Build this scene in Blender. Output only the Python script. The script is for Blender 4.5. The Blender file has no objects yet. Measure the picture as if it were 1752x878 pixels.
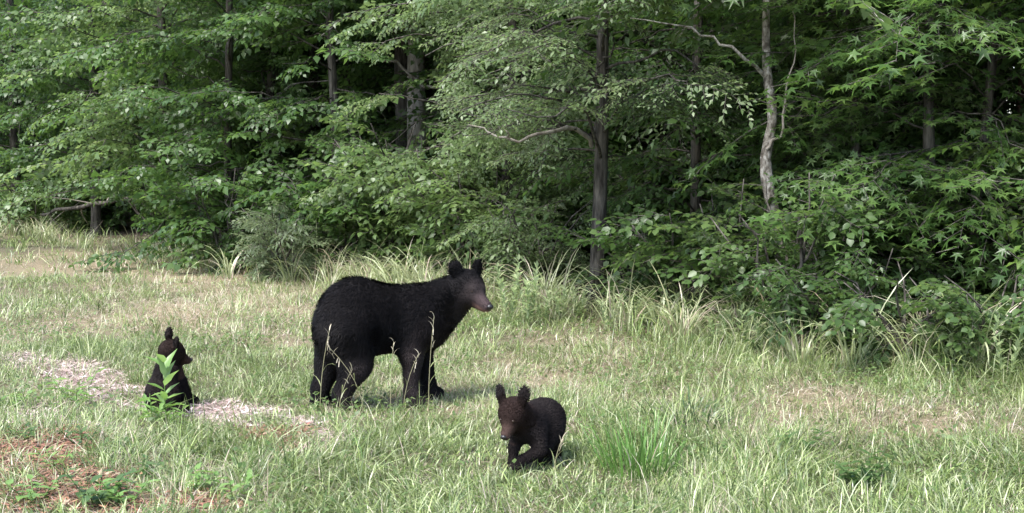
import bpy, math, numpy as np
from mathutils import Matrix, Vector
rad = math.radians
sc = bpy.context.scene
RNG = np.random.default_rng(11)

# ---------------------------------------------------------------- camera, light, exposure
CAM_Z, PITCH, FPX = 1.7, 4.57, 2115.0          # metres, degrees down, focal length in photo pixels
cam_d = bpy.data.cameras.new('camera'); cam = bpy.data.objects.new('camera', cam_d)
sc.collection.objects.link(cam); sc.camera = cam
cam.location = (0, 0, CAM_Z); cam.rotation_euler = (rad(90 - PITCH), 0, 0)
cam_d.sensor_fit = 'HORIZONTAL'; cam_d.angle = 2 * math.atan(876 / FPX)
cam_d.clip_start = 0.05; cam_d.clip_end = 1500

SUN_EL, SUN_AZ = 57.0, 222.0                    # azimuth: clockwise from +Y (behind the camera, to the left)
world = bpy.data.worlds.new('World'); sc.world = world; world.use_nodes = True
wn = world.node_tree; bg = wn.nodes['Background']
sky = wn.nodes.new('ShaderNodeTexSky'); sky.sky_type = 'NISHITA'; sky.sun_disc = False
sky.sun_elevation = rad(SUN_EL); sky.sun_rotation = rad(SUN_AZ); sky.air_density = 1.0; sky.dust_density = 2.0; sky.ozone_density = 1.0
wn.links.new(sky.outputs[0], bg.inputs[0]); bg.inputs[1].default_value = 0.15
sun_d = bpy.data.lights.new('sun', 'SUN'); sun = bpy.data.objects.new('sun', sun_d); sc.collection.objects.link(sun)
sun_d.energy = 2.6; sun_d.angle = rad(18); sun_d.color = (1.0, 0.98, 0.95)
_sd = Vector((math.sin(rad(SUN_AZ)) * math.cos(rad(SUN_EL)), math.cos(rad(SUN_AZ)) * math.cos(rad(SUN_EL)), math.sin(rad(SUN_EL))))
sun.rotation_euler = _sd.to_track_quat('Z', 'Y').to_euler(); sun.location = (-6, -6, 20)
sc.view_settings.view_transform = 'Standard'; sc.view_settings.look = 'None'
sc.view_settings.exposure = 1.78; sc.view_settings.gamma = 1.0
sc.cycles.max_bounces = 6; sc.cycles.diffuse_bounces = 3; sc.cycles.transmission_bounces = 4

# ---------------------------------------------------------------- helpers
CP, SP = math.cos(rad(PITCH)), math.sin(rad(PITCH))
def ray(px, py):
    u, v = (px - 876) / FPX, (439 - py) / FPX
    return np.array([u, CP + v * SP, -SP + v * CP])
def at(px, py, d):                              # world point d metres ahead that the photo shows at px, py
    r = ray(px, py); return np.array([0, 0, CAM_Z]) + r * d / r[1]
def gnd(px, py):
    r = ray(px, py); return np.array([0, 0, CAM_Z]) - r * CAM_Z / r[2]
def proj(P):
    P = np.atleast_2d(P); y, z = P[:, 1], P[:, 2] - CAM_Z
    dep = y * CP - z * SP; up = y * SP + z * CP
    dep = np.where(dep < .05, .05, dep)
    return 876 + FPX * P[:, 0] / dep, 439 - FPX * up / dep, P[:, 1]
def hgt(x, y):                                  # ground height
    x = np.asarray(x, float); y = np.asarray(y, float)
    return .025 * np.sin(.9 * x + .5 * y) + .02 * np.sin(1.7 * y - .6 * x + 1) + .012 * np.sin(3.1 * x + 2.3 * y)
EDGE_A, EDGE_D, EDGE_N = np.array([4.25, 9.3]), np.array([-.632, .775]), np.array([.775, .632])
def edge(s, t): p = EDGE_A + s * EDGE_D + t * EDGE_N; return p
def edge_t(x, y): return (x - EDGE_A[0]) * EDGE_N[0] + (y - EDGE_A[1]) * EDGE_N[1]
def nz(v): v = np.asarray(v, float); return v / np.maximum(np.linalg.norm(v, axis=-1, keepdims=True), 1e-9)

def mesh(name, V, F, attrs=None, smooth=False, mats=(), fmat=None):
    V = np.asarray(V, np.float32); F = np.asarray(F, np.int32); k = F.shape[1]
    me = bpy.data.meshes.new(name)
    me.vertices.add(len(V)); me.vertices.foreach_set('co', V.ravel())
    me.loops.add(F.size); me.loops.foreach_set('vertex_index', F.ravel())
    me.polygons.add(len(F)); me.polygons.foreach_set('loop_start', np.arange(0, F.size, k, dtype=np.int32))
    for m in mats: me.materials.append(m)
    if smooth: me.polygons.foreach_set('use_smooth', np.ones(len(F), bool))
    if fmat is not None: me.polygons.foreach_set('material_index', np.asarray(fmat, np.int32))
    for n, a in (attrs or {}).items():
        a = np.asarray(a, np.float32)
        if a.ndim == 1: at_ = me.attributes.new(n, 'FLOAT', 'POINT'); at_.data.foreach_set('value', a)
        else: at_ = me.attributes.new(n, 'FLOAT_COLOR', 'POINT'); at_.data.foreach_set('color', np.c_[a, np.ones(len(a))].astype(np.float32).ravel())
    me.update(calc_edges=True); return me
def obj(name, me, parent=None, loc=(0, 0, 0), kind=None):
    o = bpy.data.objects.new(name, me); sc.collection.objects.link(o); o.location = loc
    if parent is not None: o.parent = parent
    if kind: o['kind'] = kind
    return o
def tag(o, label, cat, group=None):
    o['label'] = label; o['category'] = cat
    if group: o['group'] = group
    return o
def thing(name, label, cat, loc, group=None): return tag(obj(name, None, None, loc), label, cat, group)

def tube(pts, rads, n=8):                       # tapered tube through pts
    pts = np.asarray(pts, float); rads = np.asarray(rads, float); m = len(pts)
    T = nz(np.gradient(pts, axis=0)); ref = np.array([.31, .95, .05])
    A = nz(np.cross(T, ref)); B = np.cross(T, A)
    a = np.linspace(0, 2 * np.pi, n, endpoint=False)
    V = pts[:, None] + rads[:, None, None] * (np.cos(a)[None, :, None] * A[:, None] + np.sin(a)[None, :, None] * B[:, None])
    V = V.reshape(-1, 3); F = []
    i = np.arange(m - 1)[:, None] * n; j = np.arange(n)[None]; j2 = (j + 1) % n
    q = np.stack([i + j, i + j2, i + n + j2, i + n + j], -1).reshape(-1, 4)
    V = np.vstack([V, pts[-1] + T[-1] * rads[-1] * .6]); e = (m - 1) * n
    F = np.vstack([q[:, [0, 1, 2]], q[:, [0, 2, 3]], np.stack([e + j[0], e + j2[0], np.full(n, len(V) - 1)], -1)])
    return V, F
def join(parts):
    off = 0; Vs = []; Fs = []
    for V, F in parts: Vs.append(V); Fs.append(np.asarray(F) + off); off += len(V)
    return np.vstack(Vs), np.vstack(Fs)
def smooth_path(ctrl, n):
    ctrl = np.asarray(ctrl, float); t = np.linspace(0, len(ctrl) - 1, n); out = []
    for u in t:
        i = min(int(u), len(ctrl) - 2); f = u - i
        p0, p1, p2, p3 = ctrl[max(i - 1, 0)], ctrl[i], ctrl[i + 1], ctrl[min(i + 2, len(ctrl) - 1)]
        out.append(.5 * (2 * p1 + (p2 - p0) * f + (2 * p0 - 5 * p1 + 4 * p2 - p3) * f * f + (3 * p1 - p0 - 3 * p2 + p3) * f ** 3))
    return np.array(out)

# ---------------------------------------------------------------- materials
def newmat(name):
    m = bpy.data.materials.new(name); m.use_nodes = True; nt = m.node_tree
    return m, nt, nt.nodes['Principled BSDF'], nt.nodes['Material Output']
def ramp(nt, fac, stops):
    r = nt.nodes.new('ShaderNodeValToRGB'); e = r.color_ramp.elements
    while len(e) < len(stops): e.new(.5)
    for k, (p, c) in enumerate(stops): e[k].position = p; e[k].color = (*c, 1)
    nt.links.new(fac, r.inputs[0]); return r.outputs[0]
def attr(nt, n, out='Fac'):
    a = nt.nodes.new('ShaderNodeAttribute'); a.attribute_name = n; return a.outputs[out]
def noise(nt, scale, detail=4, rough=.6, vec=None, sc3=None):
    n = nt.nodes.new('ShaderNodeTexNoise'); n.inputs['Scale'].default_value = scale; n.inputs['Detail'].default_value = detail; n.inputs['Roughness'].default_value = rough
    if vec is None:
        vec = nt.nodes.new('ShaderNodeTexCoord').outputs['Object']
    if sc3:
        mp = nt.nodes.new('ShaderNodeMapping'); mp.inputs['Scale'].default_value = sc3; nt.links.new(vec, mp.inputs[0]); vec = mp.outputs[0]
    nt.links.new(vec, n.inputs['Vector']); return n.outputs['Fac']
def leafmat(name, stops, transl=.5, rough=.42, spec=.5, under=1.35):
    m, nt, b, out = newmat(name); L = nt.links
    col = ramp(nt, attr(nt, 'tint'), stops)
    hs = nt.nodes.new('ShaderNodeHueSaturation'); hs.inputs['Saturation'].default_value = .75; hs.inputs['Value'].default_value = under
    L.new(col, hs.inputs['Color'])
    mx = nt.nodes.new('ShaderNodeMix'); mx.data_type = 'RGBA'; ge = nt.nodes.new('ShaderNodeNewGeometry')
    L.new(ge.outputs['Backfacing'], mx.inputs[0]); L.new(col, mx.inputs[6]); L.new(hs.outputs[0], mx.inputs[7])
    L.new(mx.outputs[2], b.inputs['Base Color']); b.inputs['Roughness'].default_value = rough; b.inputs['Specular IOR Level'].default_value = spec
    t = nt.nodes.new('ShaderNodeBsdfTranslucent'); ht = nt.nodes.new('ShaderNodeHueSaturation'); ht.inputs['Hue'].default_value = .485; ht.inputs['Saturation'].default_value = 1.1; ht.inputs['Value'].default_value = 1.5
    L.new(col, ht.inputs['Color']); L.new(ht.outputs[0], t.inputs[0])
    s = nt.nodes.new('ShaderNodeMixShader'); s.inputs[0].default_value = transl
    L.new(b.outputs[0], s.inputs[1]); L.new(t.outputs[0], s.inputs[2]); L.new(s.outputs[0], out.inputs[0]); return m
LM = {
 'ovate': leafmat('leaf_mid_green', [(0, (.038, .078, .020)), (.5, (.062, .122, .031)), (1, (.112, .180, .055))]),
 'pale':  leafmat('leaf_light_green', [(0, (.068, .115, .034)), (.5, (.112, .18, .058)), (1, (.185, .25, .105))]),
 'fine':  leafmat('leaf_hornbeam', [(0, (.075, .115, .04)), (.5, (.12, .18, .072)), (1, (.20, .255, .125))]),
 'star':  leafmat('leaf_sweetgum', [(0, (.042, .088, .022)), (.5, (.075, .142, .036)), (1, (.125, .195, .058))], rough=.38),
 'round': leafmat('leaf_round', [(0, (.042, .082, .024)), (.5, (.072, .126, .036)), (1, (.12, .178, .06))]),
 'lance': leafmat('leaf_silvery', [(0, (.08, .115, .05)), (.5, (.125, .17, .085)), (1, (.20, .245, .135))], rough=.5),
 'broad': leafmat('leaf_yellow_green', [(0, (.06, .12, .022)), (.5, (.09, .16, .03)), (1, (.13, .2, .045))], transl=.45),
 'dark':  leafmat('leaf_dark_green', [(0, (.032, .065, .018)), (.5, (.052, .10, .028)), (1, (.09, .15, .047))]),
}
def barkmat(name, stops, scale=14, stretch=.22, bump=.6):
    m, nt, b, out = newmat(name); L = nt.links
    f = noise(nt, scale, 8, .65, sc3=(1, 1, stretch)); col = ramp(nt, f, stops)
    f2 = noise(nt, 3.5, 4, .6, sc3=(1, 1, .6))
    L.new(col, b.inputs['Base Color']); b.inputs['Roughness'].default_value = .9; b.inputs['Specular IOR Level'].default_value = .2
    bp = nt.nodes.new('ShaderNodeBump'); bp.inputs['Strength'].default_value = bump; bp.inputs['Distance'].default_value = .02
    L.new(f, bp.inputs['Height']); L.new(bp.outputs[0], b.inputs['Normal']); return m
BARK = {
 'grey': barkmat('bark_grey', [(.32, (.10, .085, .07)), (.5, (.26, .235, .21)), (.66, (.40, .37, .34))], 9, .3),
 'dark': barkmat('bark_dark', [(.38, (.022, .019, .016)), (.52, (.075, .067, .058)), (.68, (.15, .135, .118))], 20, .16, .9),
 'mottled': barkmat('bark_mottled', [(.38, (.06, .05, .04)), (.5, (.20, .18, .155)), (.6, (.38, .36, .33))], 19, .6, .6),
 'red': barkmat('bark_red', [(.35, (.06, .035, .027)), (.6, (.16, .095, .075)), (.75, (.24, .16, .13))], 12, .15),
 'dead': barkmat('bark_dead', [(.35, (.13, .11, .09)), (.6, (.30, .27, .235)), (.75, (.44, .41, .37))], 12, .3),
}
def vcolmat(name, rough=.9, transl=0, spec=.2):
    m, nt, b, out = newmat(name); L = nt.links
    c = attr(nt, 'col', 'Color'); L.new(c, b.inputs['Base Color']); b.inputs['Roughness'].default_value = rough; b.inputs['Specular IOR Level'].default_value = spec
    if transl:
        t = nt.nodes.new('ShaderNodeBsdfTranslucent'); L.new(c, t.inputs[0]); s = nt.nodes.new('ShaderNodeMixShader'); s.inputs[0].default_value = transl
        L.new(b.outputs[0], s.inputs[1]); L.new(t.outputs[0], s.inputs[2]); L.new(s.outputs[0], out.inputs[0])
    return m
GRASSM = vcolmat('grass_blade', .36, .35, .6)
LITTERM = vcolmat('dry_litter', .8, .1, .25)

# ---------------------------------------------------------------- ground
def patchiness(x, y):                           # 0 fresh .. 1 dry
    v = .30 + .22 * np.sin(.8 * x + .35 * y + 1.3) * np.sin(.55 * y - .4 * x) + .12 * np.sin(2.3 * x - 1.1 * y)+ .08 * np.sin(4.7 * x + 3.1 * y + 2)
    for (px, py, rx, ry, a) in [(430, 540, 1.7, 2.2, .5), (150, 470, 4, 4, .28), (1050, 630, .9, .7, .22), (1420, 700, 1.1, .55, .34), (1650, 740, .9, .5, .4),
                                (60, 800, .55, .9, .5), (300, 870, .4, .3, .5), (1090, 770, .35, .3, -.7), (1180, 705, .5, .35, -.4), (600, 760, .8, .6, -.25), (80, 600, 1.2, 1.2, -.35), (320, 620, 1.2, 1, -.2), (1250, 820, 1, .5, -.25)]:
        c = gnd(px, py); v = v + a * np.exp(-(((x - c[0]) / rx) ** 2 + ((y - c[1]) / ry) ** 2))
    return np.clip(v, 0, 1)
TRACK = np.array([gnd(-250, 590)[:2], gnd(20, 622)[:2], gnd(150, 645)[:2], gnd(250, 690)[:2], gnd(360, 715)[:2], gnd(470, 745)[:2], gnd(520, 765)[:2]])
def bare(x, y):                                 # 1 on the worn strip and in the leaf-litter corner
    x = np.asarray(x, float); y = np.asarray(y, float); d = np.full(x.shape, 9.)
    for a, b in zip(TRACK[:-1], TRACK[1:]):
        ab = b - a; t = np.clip(((x - a[0]) * ab[0] + (y - a[1]) * ab[1]) / (ab @ ab), 0, 1)
        d = np.minimum(d, np.hypot(x - a[0] - t * ab[0], (y - a[1] - t * ab[1])))
    wob = .22 + .10 * np.sin(5 * x + 2 * y) + .06 * np.sin(11 * x - 7 * y)
    v = np.clip((wob - d) / .12 + .5, 0, 1) * np.clip(1.15 + .9 * np.sin(3.7 * x + 5 * y) * np.sin(4.3 * y - 2.1 * x) + .5 * np.sin(13 * x + 9 * y), 0, 1)
    for (px, py, rx, ry) in [(20, 790, .5, .85), (290, 876, .34, .22), (-150, 760, .6, 1.0), (110, 850, .4, .35)]:
        c = gnd(px, py); q = ((x - c[0]) / rx) ** 2 + ((y - c[1]) / ry) ** 2 + .35 * np.sin(9 * x + 4 * y) + .25 * np.sin(17 * y - 8 * x)
        v = np.maximum(v, np.clip(1.4 - q, 0, 1) * .85)
    return v
gx = np.unique(np.concatenate([np.arange(-14, 9, .2), [-300, -160, -90, -50, -30, -20, 12, 16, 24, 40, 70, 140, 300]]))
gy = np.unique(np.concatenate([np.arange(3, 34, .2), [-300, -100, -40, -15, -5, 0, 40, 50, 70, 110, 200, 500]]))
X, Y = np.meshgrid(gx, gy); nx, ny = len(gx), len(gy)
Z = hgt(X, Y); Z[(X < -15) | (X > 10) | (Y < 2) | (Y > 36)] *= .3
i = (np.arange(ny - 1)[:, None] * nx + np.arange(nx - 1)[None]).ravel()
F = np.stack([i, i + 1, i + nx + 1, i + nx], -1)
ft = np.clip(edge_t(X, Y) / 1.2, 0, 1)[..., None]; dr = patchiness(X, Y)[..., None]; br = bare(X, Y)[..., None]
gc = np.array([.065, .062, .03]) * (1 - dr) + np.array([.27, .22, .14]) * dr
gc = gc * (1 - br) + np.array([.25, .18, .165]) * br
cnr = np.clip(((Y < 7.6) & (X < -1.2))[..., None] * br * 1.2, 0, 1); gc = gc * (1 - cnr) + np.array([.19, .115, .08]) * cnr
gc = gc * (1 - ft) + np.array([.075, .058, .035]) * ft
gm, nt, b, out = newmat('soil_and_thatch')
n1 = noise(nt, 38, 6, .7); c2 = ramp(nt, n1, [(.3, (.45, .43, .4)), (.7, (1.25, 1.2, 1.15))])
mx = nt.nodes.new('ShaderNodeMix'); mx.data_type = 'RGBA'; mx.blend_type = 'MULTIPLY'; mx.inputs[0].default_value = 1
nt.links.new(attr(nt, 'col', 'Color'), mx.inputs[6]); nt.links.new(c2, mx.inputs[7]); nt.links.new(mx.outputs[2], b.inputs['Base Color']); b.inputs['Roughness'].default_value = .95
bp = nt.nodes.new('ShaderNodeBump'); bp.inputs['Strength'].default_value = .8; bp.inputs['Distance'].default_value = .03; nt.links.new(n1, bp.inputs['Height']); nt.links.new(bp.outputs[0], b.inputs['Normal'])
obj('ground', mesh('ground', np.c_[X.ravel(), Y.ravel(), Z.ravel()], F, {'col': gc.reshape(-1, 3)}, True, [gm]), kind='structure')

# ---------------------------------------------------------------- foliage
LEAF = {   # outline in the unit leaf: x along the blade, z is the fold
 'ovate': (np.array([[0, 0, 0], [.4, .27, .07], [.45, 0, 0], [.4, -.27, .07], [1, 0, -.12]]), np.array([[0, 2, 1], [0, 3, 2], [1, 2, 4], [2, 3, 4]])),
 'fine': (np.array([[0, 0, 0], [.42, .25, .06], [.45, 0, 0], [.42, -.25, .06], [1, 0, -.1]]), np.array([[0, 2, 1], [0, 3, 2], [1, 2, 4], [2, 3, 4]])),
 'lance': (np.array([[0, 0, 0], [.4, .16, .03], [.4, -.16, .03], [1, 0, -.12]]), np.array([[0, 2, 1], [1, 2, 3]])),
 'round': (np.array([[0, 0, 0], [.18, .30, .05], [.6, .36, .06], [1, 0, -.1], [.6, -.36, .06], [.18, -.30, .05], [.45, 0, 0]]), np.array([[6, 1, 0], [6, 2, 1], [6, 3, 2], [6, 4, 3], [6, 5, 4], [6, 0, 5]])),
 'quad': (np.array([[0, 0, 0], [.42, .31, .07], [.42, -.31, .03], [1, 0, -.14]]), np.array([[0, 2, 1], [1, 2, 3]])),
}
LEAF['pale'] = LEAF['dark'] = LEAF['ovate']; LEAF['broad'] = LEAF['ovate']
_a = np.radians([180, 118, 84, 62, 36, 18, 0, -18, -36, -62, -84, -118]); _r = np.array([.12, .46, .2, .6, .24, .26, .72, .26, .24, .6, .2, .46])
_o = np.stack([.36 + _r * np.cos(_a), _r * np.sin(_a), np.where(_r > .4, -.07, .03)], -1); _n = len(_o)
LEAF['star'] = (np.vstack([[[.36, 0, 0]], _o]), np.array([[0, 1 + (k + 1) % _n, 1 + k] for k in range(_n)]))

def spray(kind, rng):
    """A flat leafy twig about 1 m long. Returns leaf positions, leaf frames and twig segments."""
    size = {'fine': .085, 'star': .15, 'round': .115, 'lance': .11, 'broad': .2, 'quad': .2, 'pale': .115}.get(kind, .12)
    pos, dirs, segs = [], [], []
    L = 1.0; droop = rng.uniform(.1, .35)
    def main(t): return np.array([L * t, .08 * math.sin(3 * t + ph), -droop * t * t])
    ph = rng.uniform(0, 6)
    for k in range(3): segs.append((main(k / 3), main((k + 1) / 3), .009 * (1 - .28 * k)))
    if kind == 'lance':
        ns, step, sl = 10, .055, .42
    elif kind == 'fine':
        ns, step, sl = 11, .055, .5
    elif kind in ('star', 'broad'):
        ns, step, sl = 7, .10, .42
    elif kind == 'quad':
        ns, step, sl = 7, .13, .5
    else:
        ns, step, sl = 9, .078, .46
    for k in range(ns):
        t = .12 + .86 * k / (ns - 1); sd = 1 if k % 2 else -1
        ang = rad(rng.uniform(38, 62)) * sd; l = sl * (1.05 - .62 * t) * rng.uniform(.75, 1.25)
        d = np.array([math.cos(ang), math.sin(ang), rng.uniform(-.25, .12)]); p0 = main(t); p1 = p0 + d * l + np.array([0, 0, -.18 * l])
        segs.append((p0, p1, .0045))
        m = max(2, int(l / step)); s2 = 1
        for q in range(m + 1):
            f = (q + .6) / (m + .6); p = p0 + (p1 - p0) * min(f, 1); s2 = -s2
            a2 = ang + (rad(rng.uniform(30, 75)) * s2 if q < m else 0); pos.append(p); dirs.append(a2)
    m = int(L / step * .75)
    for q in range(m):
        t = (q + .5) / m; pos.append(main(t)); dirs.append(rad(rng.uniform(30, 75)) * (1 if q % 2 else -1))
    pos.append(main(1)); dirs.append(0.)
    pos = np.array(pos); dirs = np.array(dirs); n = len(pos)
    pos += rng.normal(0, .012, pos.shape)
    x = np.stack([np.cos(dirs), np.sin(dirs), rng.normal(-.38, .3, n)], -1); x = nz(x)
    up = nz(np.stack([rng.normal(.1, .38, n), rng.normal(0, .38, n), np.ones(n)], -1))
    y = nz(np.cross(up, x)); z = np.cross(x, y)
    s = size * np.clip(rng.normal(1, .2, n), .5, 1.5)
    return pos, np.stack([x, y, z], -1) * s[:, None, None], segs
TPL = {}
for k in LEAF:
    r = np.random.default_rng(len(TPL) * 7 + 3); TPL[k] = [spray(k, r) for _ in range(6)]

# windows kept open in front of trunks and hollows that the photo shows: x0, x1, y0, y1, in front of depth
OPEN = [(668, 738, 82, 236, 20.2), (1004, 1030, 215, 370, 13.2), (1006, 1030, 420, 535, 13.2), (1297, 1328, 20, 318, 11.7), (116, 236, 345, 415, 25.5), (440, 462, 70, 150, 24), (532, 552, 30, 150, 24),
        (1112, 1140, 55, 105, 18), (1738, 1760, 70, 170, 14), (365, 400, 350, 410, 18.2), (810, 990, 222, 246, 12.8), (1640, 1660, 100, 215, 11.0), (1545, 1560, 440, 560, 10.4)]
def keep(P, size):
    px, py, d = proj(P); ok = np.ones(len(P), bool); m = size * FPX / np.maximum(d, 1)
    for (x0, x1, y0, y1, dd) in OPEN:
        ok &= ~((px > x0 - m) & (px < x1 + m) & (py > y0 - m) & (py < y1 + m) & (d < dd))
    return ok

class Foliage:
    def __init__(s, kind, rng): s.kind = kind; s.shape = kind; s.rng = rng; s.P = []; s.R = []; s.T = []; s.twigs = []
    def add(s, p, d, scale, roll=.35, twigs=True, lsc=1.0):
        rng = s.rng; d = nz(d); up = nz(np.array([rng.normal(0, roll), rng.normal(0, roll), 1.]))
        y = nz(np.cross(up, d)); z = np.cross(d, y); S = np.stack([d, y * rng.choice([-1, 1]), z], -1) * scale
        if np.linalg.det(S) < 0: S[:, 1] *= -1
        pos, R, segs = TPL[s.kind][rng.integers(6)]
        s.P.append(pos @ S.T + p); s.R.append(np.einsum('ij,njk->nik', S, R) * lsc)
        s.T.append(np.clip(rng.uniform(.15, .75) + rng.normal(0, .16, len(pos)), 0, 1))
        if twigs:
            for a, b, r in segs: s.twigs.append((S @ a + p, S @ b + p, r * scale))
    def arrays(s): return np.concatenate(s.P), np.concatenate(s.R), np.concatenate(s.T)
def leaves_mesh(name, P, R, T, kind, twigs=(), bark='dark', mat=None, shape=None):
    lv, lf = LEAF[shape or kind]; n = len(P); nv = len(lv)
    V = (np.einsum('nij,vj->nvi', R, lv) + P[:, None]).reshape(-1, 3); Fc = (lf[None] + (np.arange(n) * nv)[:, None, None]).reshape(-1, 3)
    t = np.repeat(T, nv); fm = np.zeros(len(Fc), int)
    if len(twigs):
        A = np.array([q[0] for q in twigs]); B = np.array([q[1] for q in twigs]); r = np.array([q[2] for q in twigs])
        d = nz(B - A); u = nz(np.cross(d, [.3, .2, .9])); w = np.cross(d, u); m = len(A)
        ring = [u * math.cos(a) + w * math.sin(a) for a in (0, 2.094, 4.189)]
        tv = np.stack([A + ring[k] * r[:, None] for k in range(3)] + [B + ring[k] * r[:, None] * .6 for k in range(3)], 1).reshape(-1, 3)
        tf = np.array([[0, 1, 4], [0, 4, 3], [1, 2, 5], [1, 5, 4], [2, 0, 3], [2, 3, 5]])
        Fc = np.vstack([Fc, (tf[None] + (len(V) + np.arange(m) * 6)[:, None, None]).reshape(-1, 3)]); V = np.vstack([V, tv]); t = np.r_[t, np.full(len(tv), .5)]; fm = np.r_[fm, np.ones(m * 6, int)]
    return mesh(name, V, Fc, {'tint': t}, False, [mat or LM[kind], BARK[bark]], fm)
LEAFMESH = {}
def leaf_meshes(kind):
    if kind not in LEAFMESH:
        lv, lf = LEAF[kind]; LEAFMESH[kind] = [mesh('leaf', lv, lf, {'tint': np.full(len(lv), q)}, False, [LM[kind]]) for q in np.linspace(.1, .95, 7)]
    return LEAFMESH[kind]
N_LEAF_OBJ = [0]
def build_crown(root, base, fol, nleaf, bark):
    """crown part (stuff) plus the nearest leaves as single objects"""
    if not fol.P: return
    P, R, T = fol.arrays(); kind = fol.kind; mask = np.zeros(len(P), bool)
    if nleaf:
        px, py, d = proj(P); vis = (px > 0) & (px < 1752) & (py > 0) & (py < 700)
        score = np.where(vis, np.hypot(P[:, 0], d), 1e6); ids = np.argsort(score)[:nleaf]; ids = ids[score[ids] < 1e5]; mask[ids] = True
    cr = obj('crown', leaves_mesh('crown', P[~mask] - base, R[~mask], T[~mask], kind, [(a - base, b - base, r) for a, b, r in fol.twigs], bark, shape=fol.shape), root, kind='stuff')
    if mask.any():
        ms = leaf_meshes(kind)
        for k in np.where(mask)[0]:
            o = bpy.data.objects.new('leaf', ms[int(T[k] * 6.99)]); sc.collection.objects.link(o); o.parent = cr
            M = np.eye(4); M[:3, :3] = R[k]; M[:3, 3] = P[k] - base; o.matrix_local = Matrix(M.tolist()); N_LEAF_OBJ[0] += 1
    return cr
OPENSIDE = np.array([-.775, -.632])
def tree(name, label, cat, xy, height, r, bark, kind, zmin=.5, spread=1.7, nl=16, seed=0, lean=(0, 0), wob=.06, nleaf=0, group=None, path=None, bias=.0, spl=7, zdense=None, extra=(), ssc=.95, sides=10):
    rng = np.random.default_rng(seed + 100); base = np.array([xy[0], xy[1], float(hgt(xy[0], xy[1])) - .03]); d = math.hypot(*xy)
    root = thing(name, label, cat, base, group)
    if path is None:
        n = 9; t = np.linspace(0, 1, n); w = np.cumsum(rng.normal(0, wob, (n, 2)), 0); w[0] = 0
        path = np.c_[w[:, 0] + lean[0] * t * height, w[:, 1] + lean[1] * t * height, t * height]
    path = smooth_path(path, 22); tt = np.linspace(0, 1, len(path)); rr = r * (1 - .8 * tt ** 1.2) * (1 + .45 * np.exp(-path[:, 2] / .18)) * (1 + rng.normal(0, .035, len(path)))
    V, Fc = tube(path, rr, sides); V += rng.normal(0, r * .03, V.shape)
    trunk = obj('trunk', mesh('trunk', V, Fc, None, True, [BARK[bark]]), root)
    far = d > 16.5; nl = int(nl * (1.95 if far else 1.6)); lsz = 1.18 if far else 1.0; zv = CAM_Z + .135 * d + .7; fol = Foliage(kind, rng); fol.shape = 'quad' if far else kind; az = rng.uniform(0, 6.28)
    hs = np.concatenate([np.linspace(zmin, min(zv, height * .95), nl), np.linspace(zv, height * .97, max(3, nl // 7)) if height > zv else []])
    oa = math.atan2(OPENSIDE[1], OPENSIDE[0])
    for k, z in enumerate(hs):
        az += 2.4 + rng.normal(0, .3); a = az
        if bias > 0: dd = (a - oa + math.pi) % (2 * math.pi) - math.pi; a = oa + dd * (1 - bias)
        p0 = np.array([np.interp(z, path[:, 2], path[:, j]) for j in range(3)])
        hi = z > zv + .01; L = spread * (1.0 if not hi else .95) * rng.uniform(.65, 1.15) * (1 - .55 * max(0, z / height - .3))
        el = rng.uniform(-.1, .75) + .3 * z / height; c, s = math.cos(a), math.sin(a); q = np.linspace(0, 1, 5)
        lp = p0 + np.stack([c * L * q, s * L * q, L * (el * q - (.25 + .3 * el) * q * q)], -1); lp[1:] += rng.normal(0, .055 * L, (4, 3)) * q[1:, None]; lp = smooth_path(lp, 9); q = np.linspace(0, 1, 9); lp[1:] += rng.normal(0, .012 * L, (8, 3))
        lr = max(.007, min(.02, r * .22 * L / spread))
        V, Fc = tube(lp, lr * (1 - .75 * q), 5); lo = obj('limb', mesh('limb', V, Fc, None, True, [BARK[bark]]), root)
        m = spl if not hi else max(3, spl // 2)
        for j in range(m):
            t = .22 + .78 * j / (m - 1); pp = np.array([np.interp(t, q, lp[:, x]) for x in range(3)])
            aa = a + (rng.uniform(.35, 1.25) * (1 if j % 2 else -1) if j < m - 1 else rng.normal(0, .2)); S = ssc * rng.uniform(.6, 1.1) * (1.0 - .25 * (j < m - 1) * t)
            dv = np.array([math.cos(aa), math.sin(aa), rng.normal(-.12, .16)])
            if hi: fol.add(pp, dv, S * 1.7, twigs=False, lsc=1.05)
            elif keep((pp + base + dv * S * .5)[None], S * .22)[0] and keep((pp + base + dv * S * .9)[None], .06)[0] and keep((pp + base + dv * S * .15)[None], .06)[0] and pp[2] > .12: fol.add(pp, dv, S, lsc=lsz, twigs=not far or j % 2 == 0)
    for ctrl, er, dead in extra:                # hero limbs: absolute control points
        lp = smooth_path(np.array(ctrl) - base, 14); lp[1:] += rng.normal(0, er * .8, (13, 3)); V, Fc = tube(lp, er * (1 - .8 * np.linspace(0, 1, 14)), 6); obj('limb', mesh('limb', V, Fc, None, True, [BARK['dead' if dead else bark]]), root)
    fol.P = [p + base for p in fol.P]; fol.twigs = [(a + base, b + base, c) for a, b, c in fol.twigs]
    build_crown(root, base, fol, nleaf, bark); return root
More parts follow.
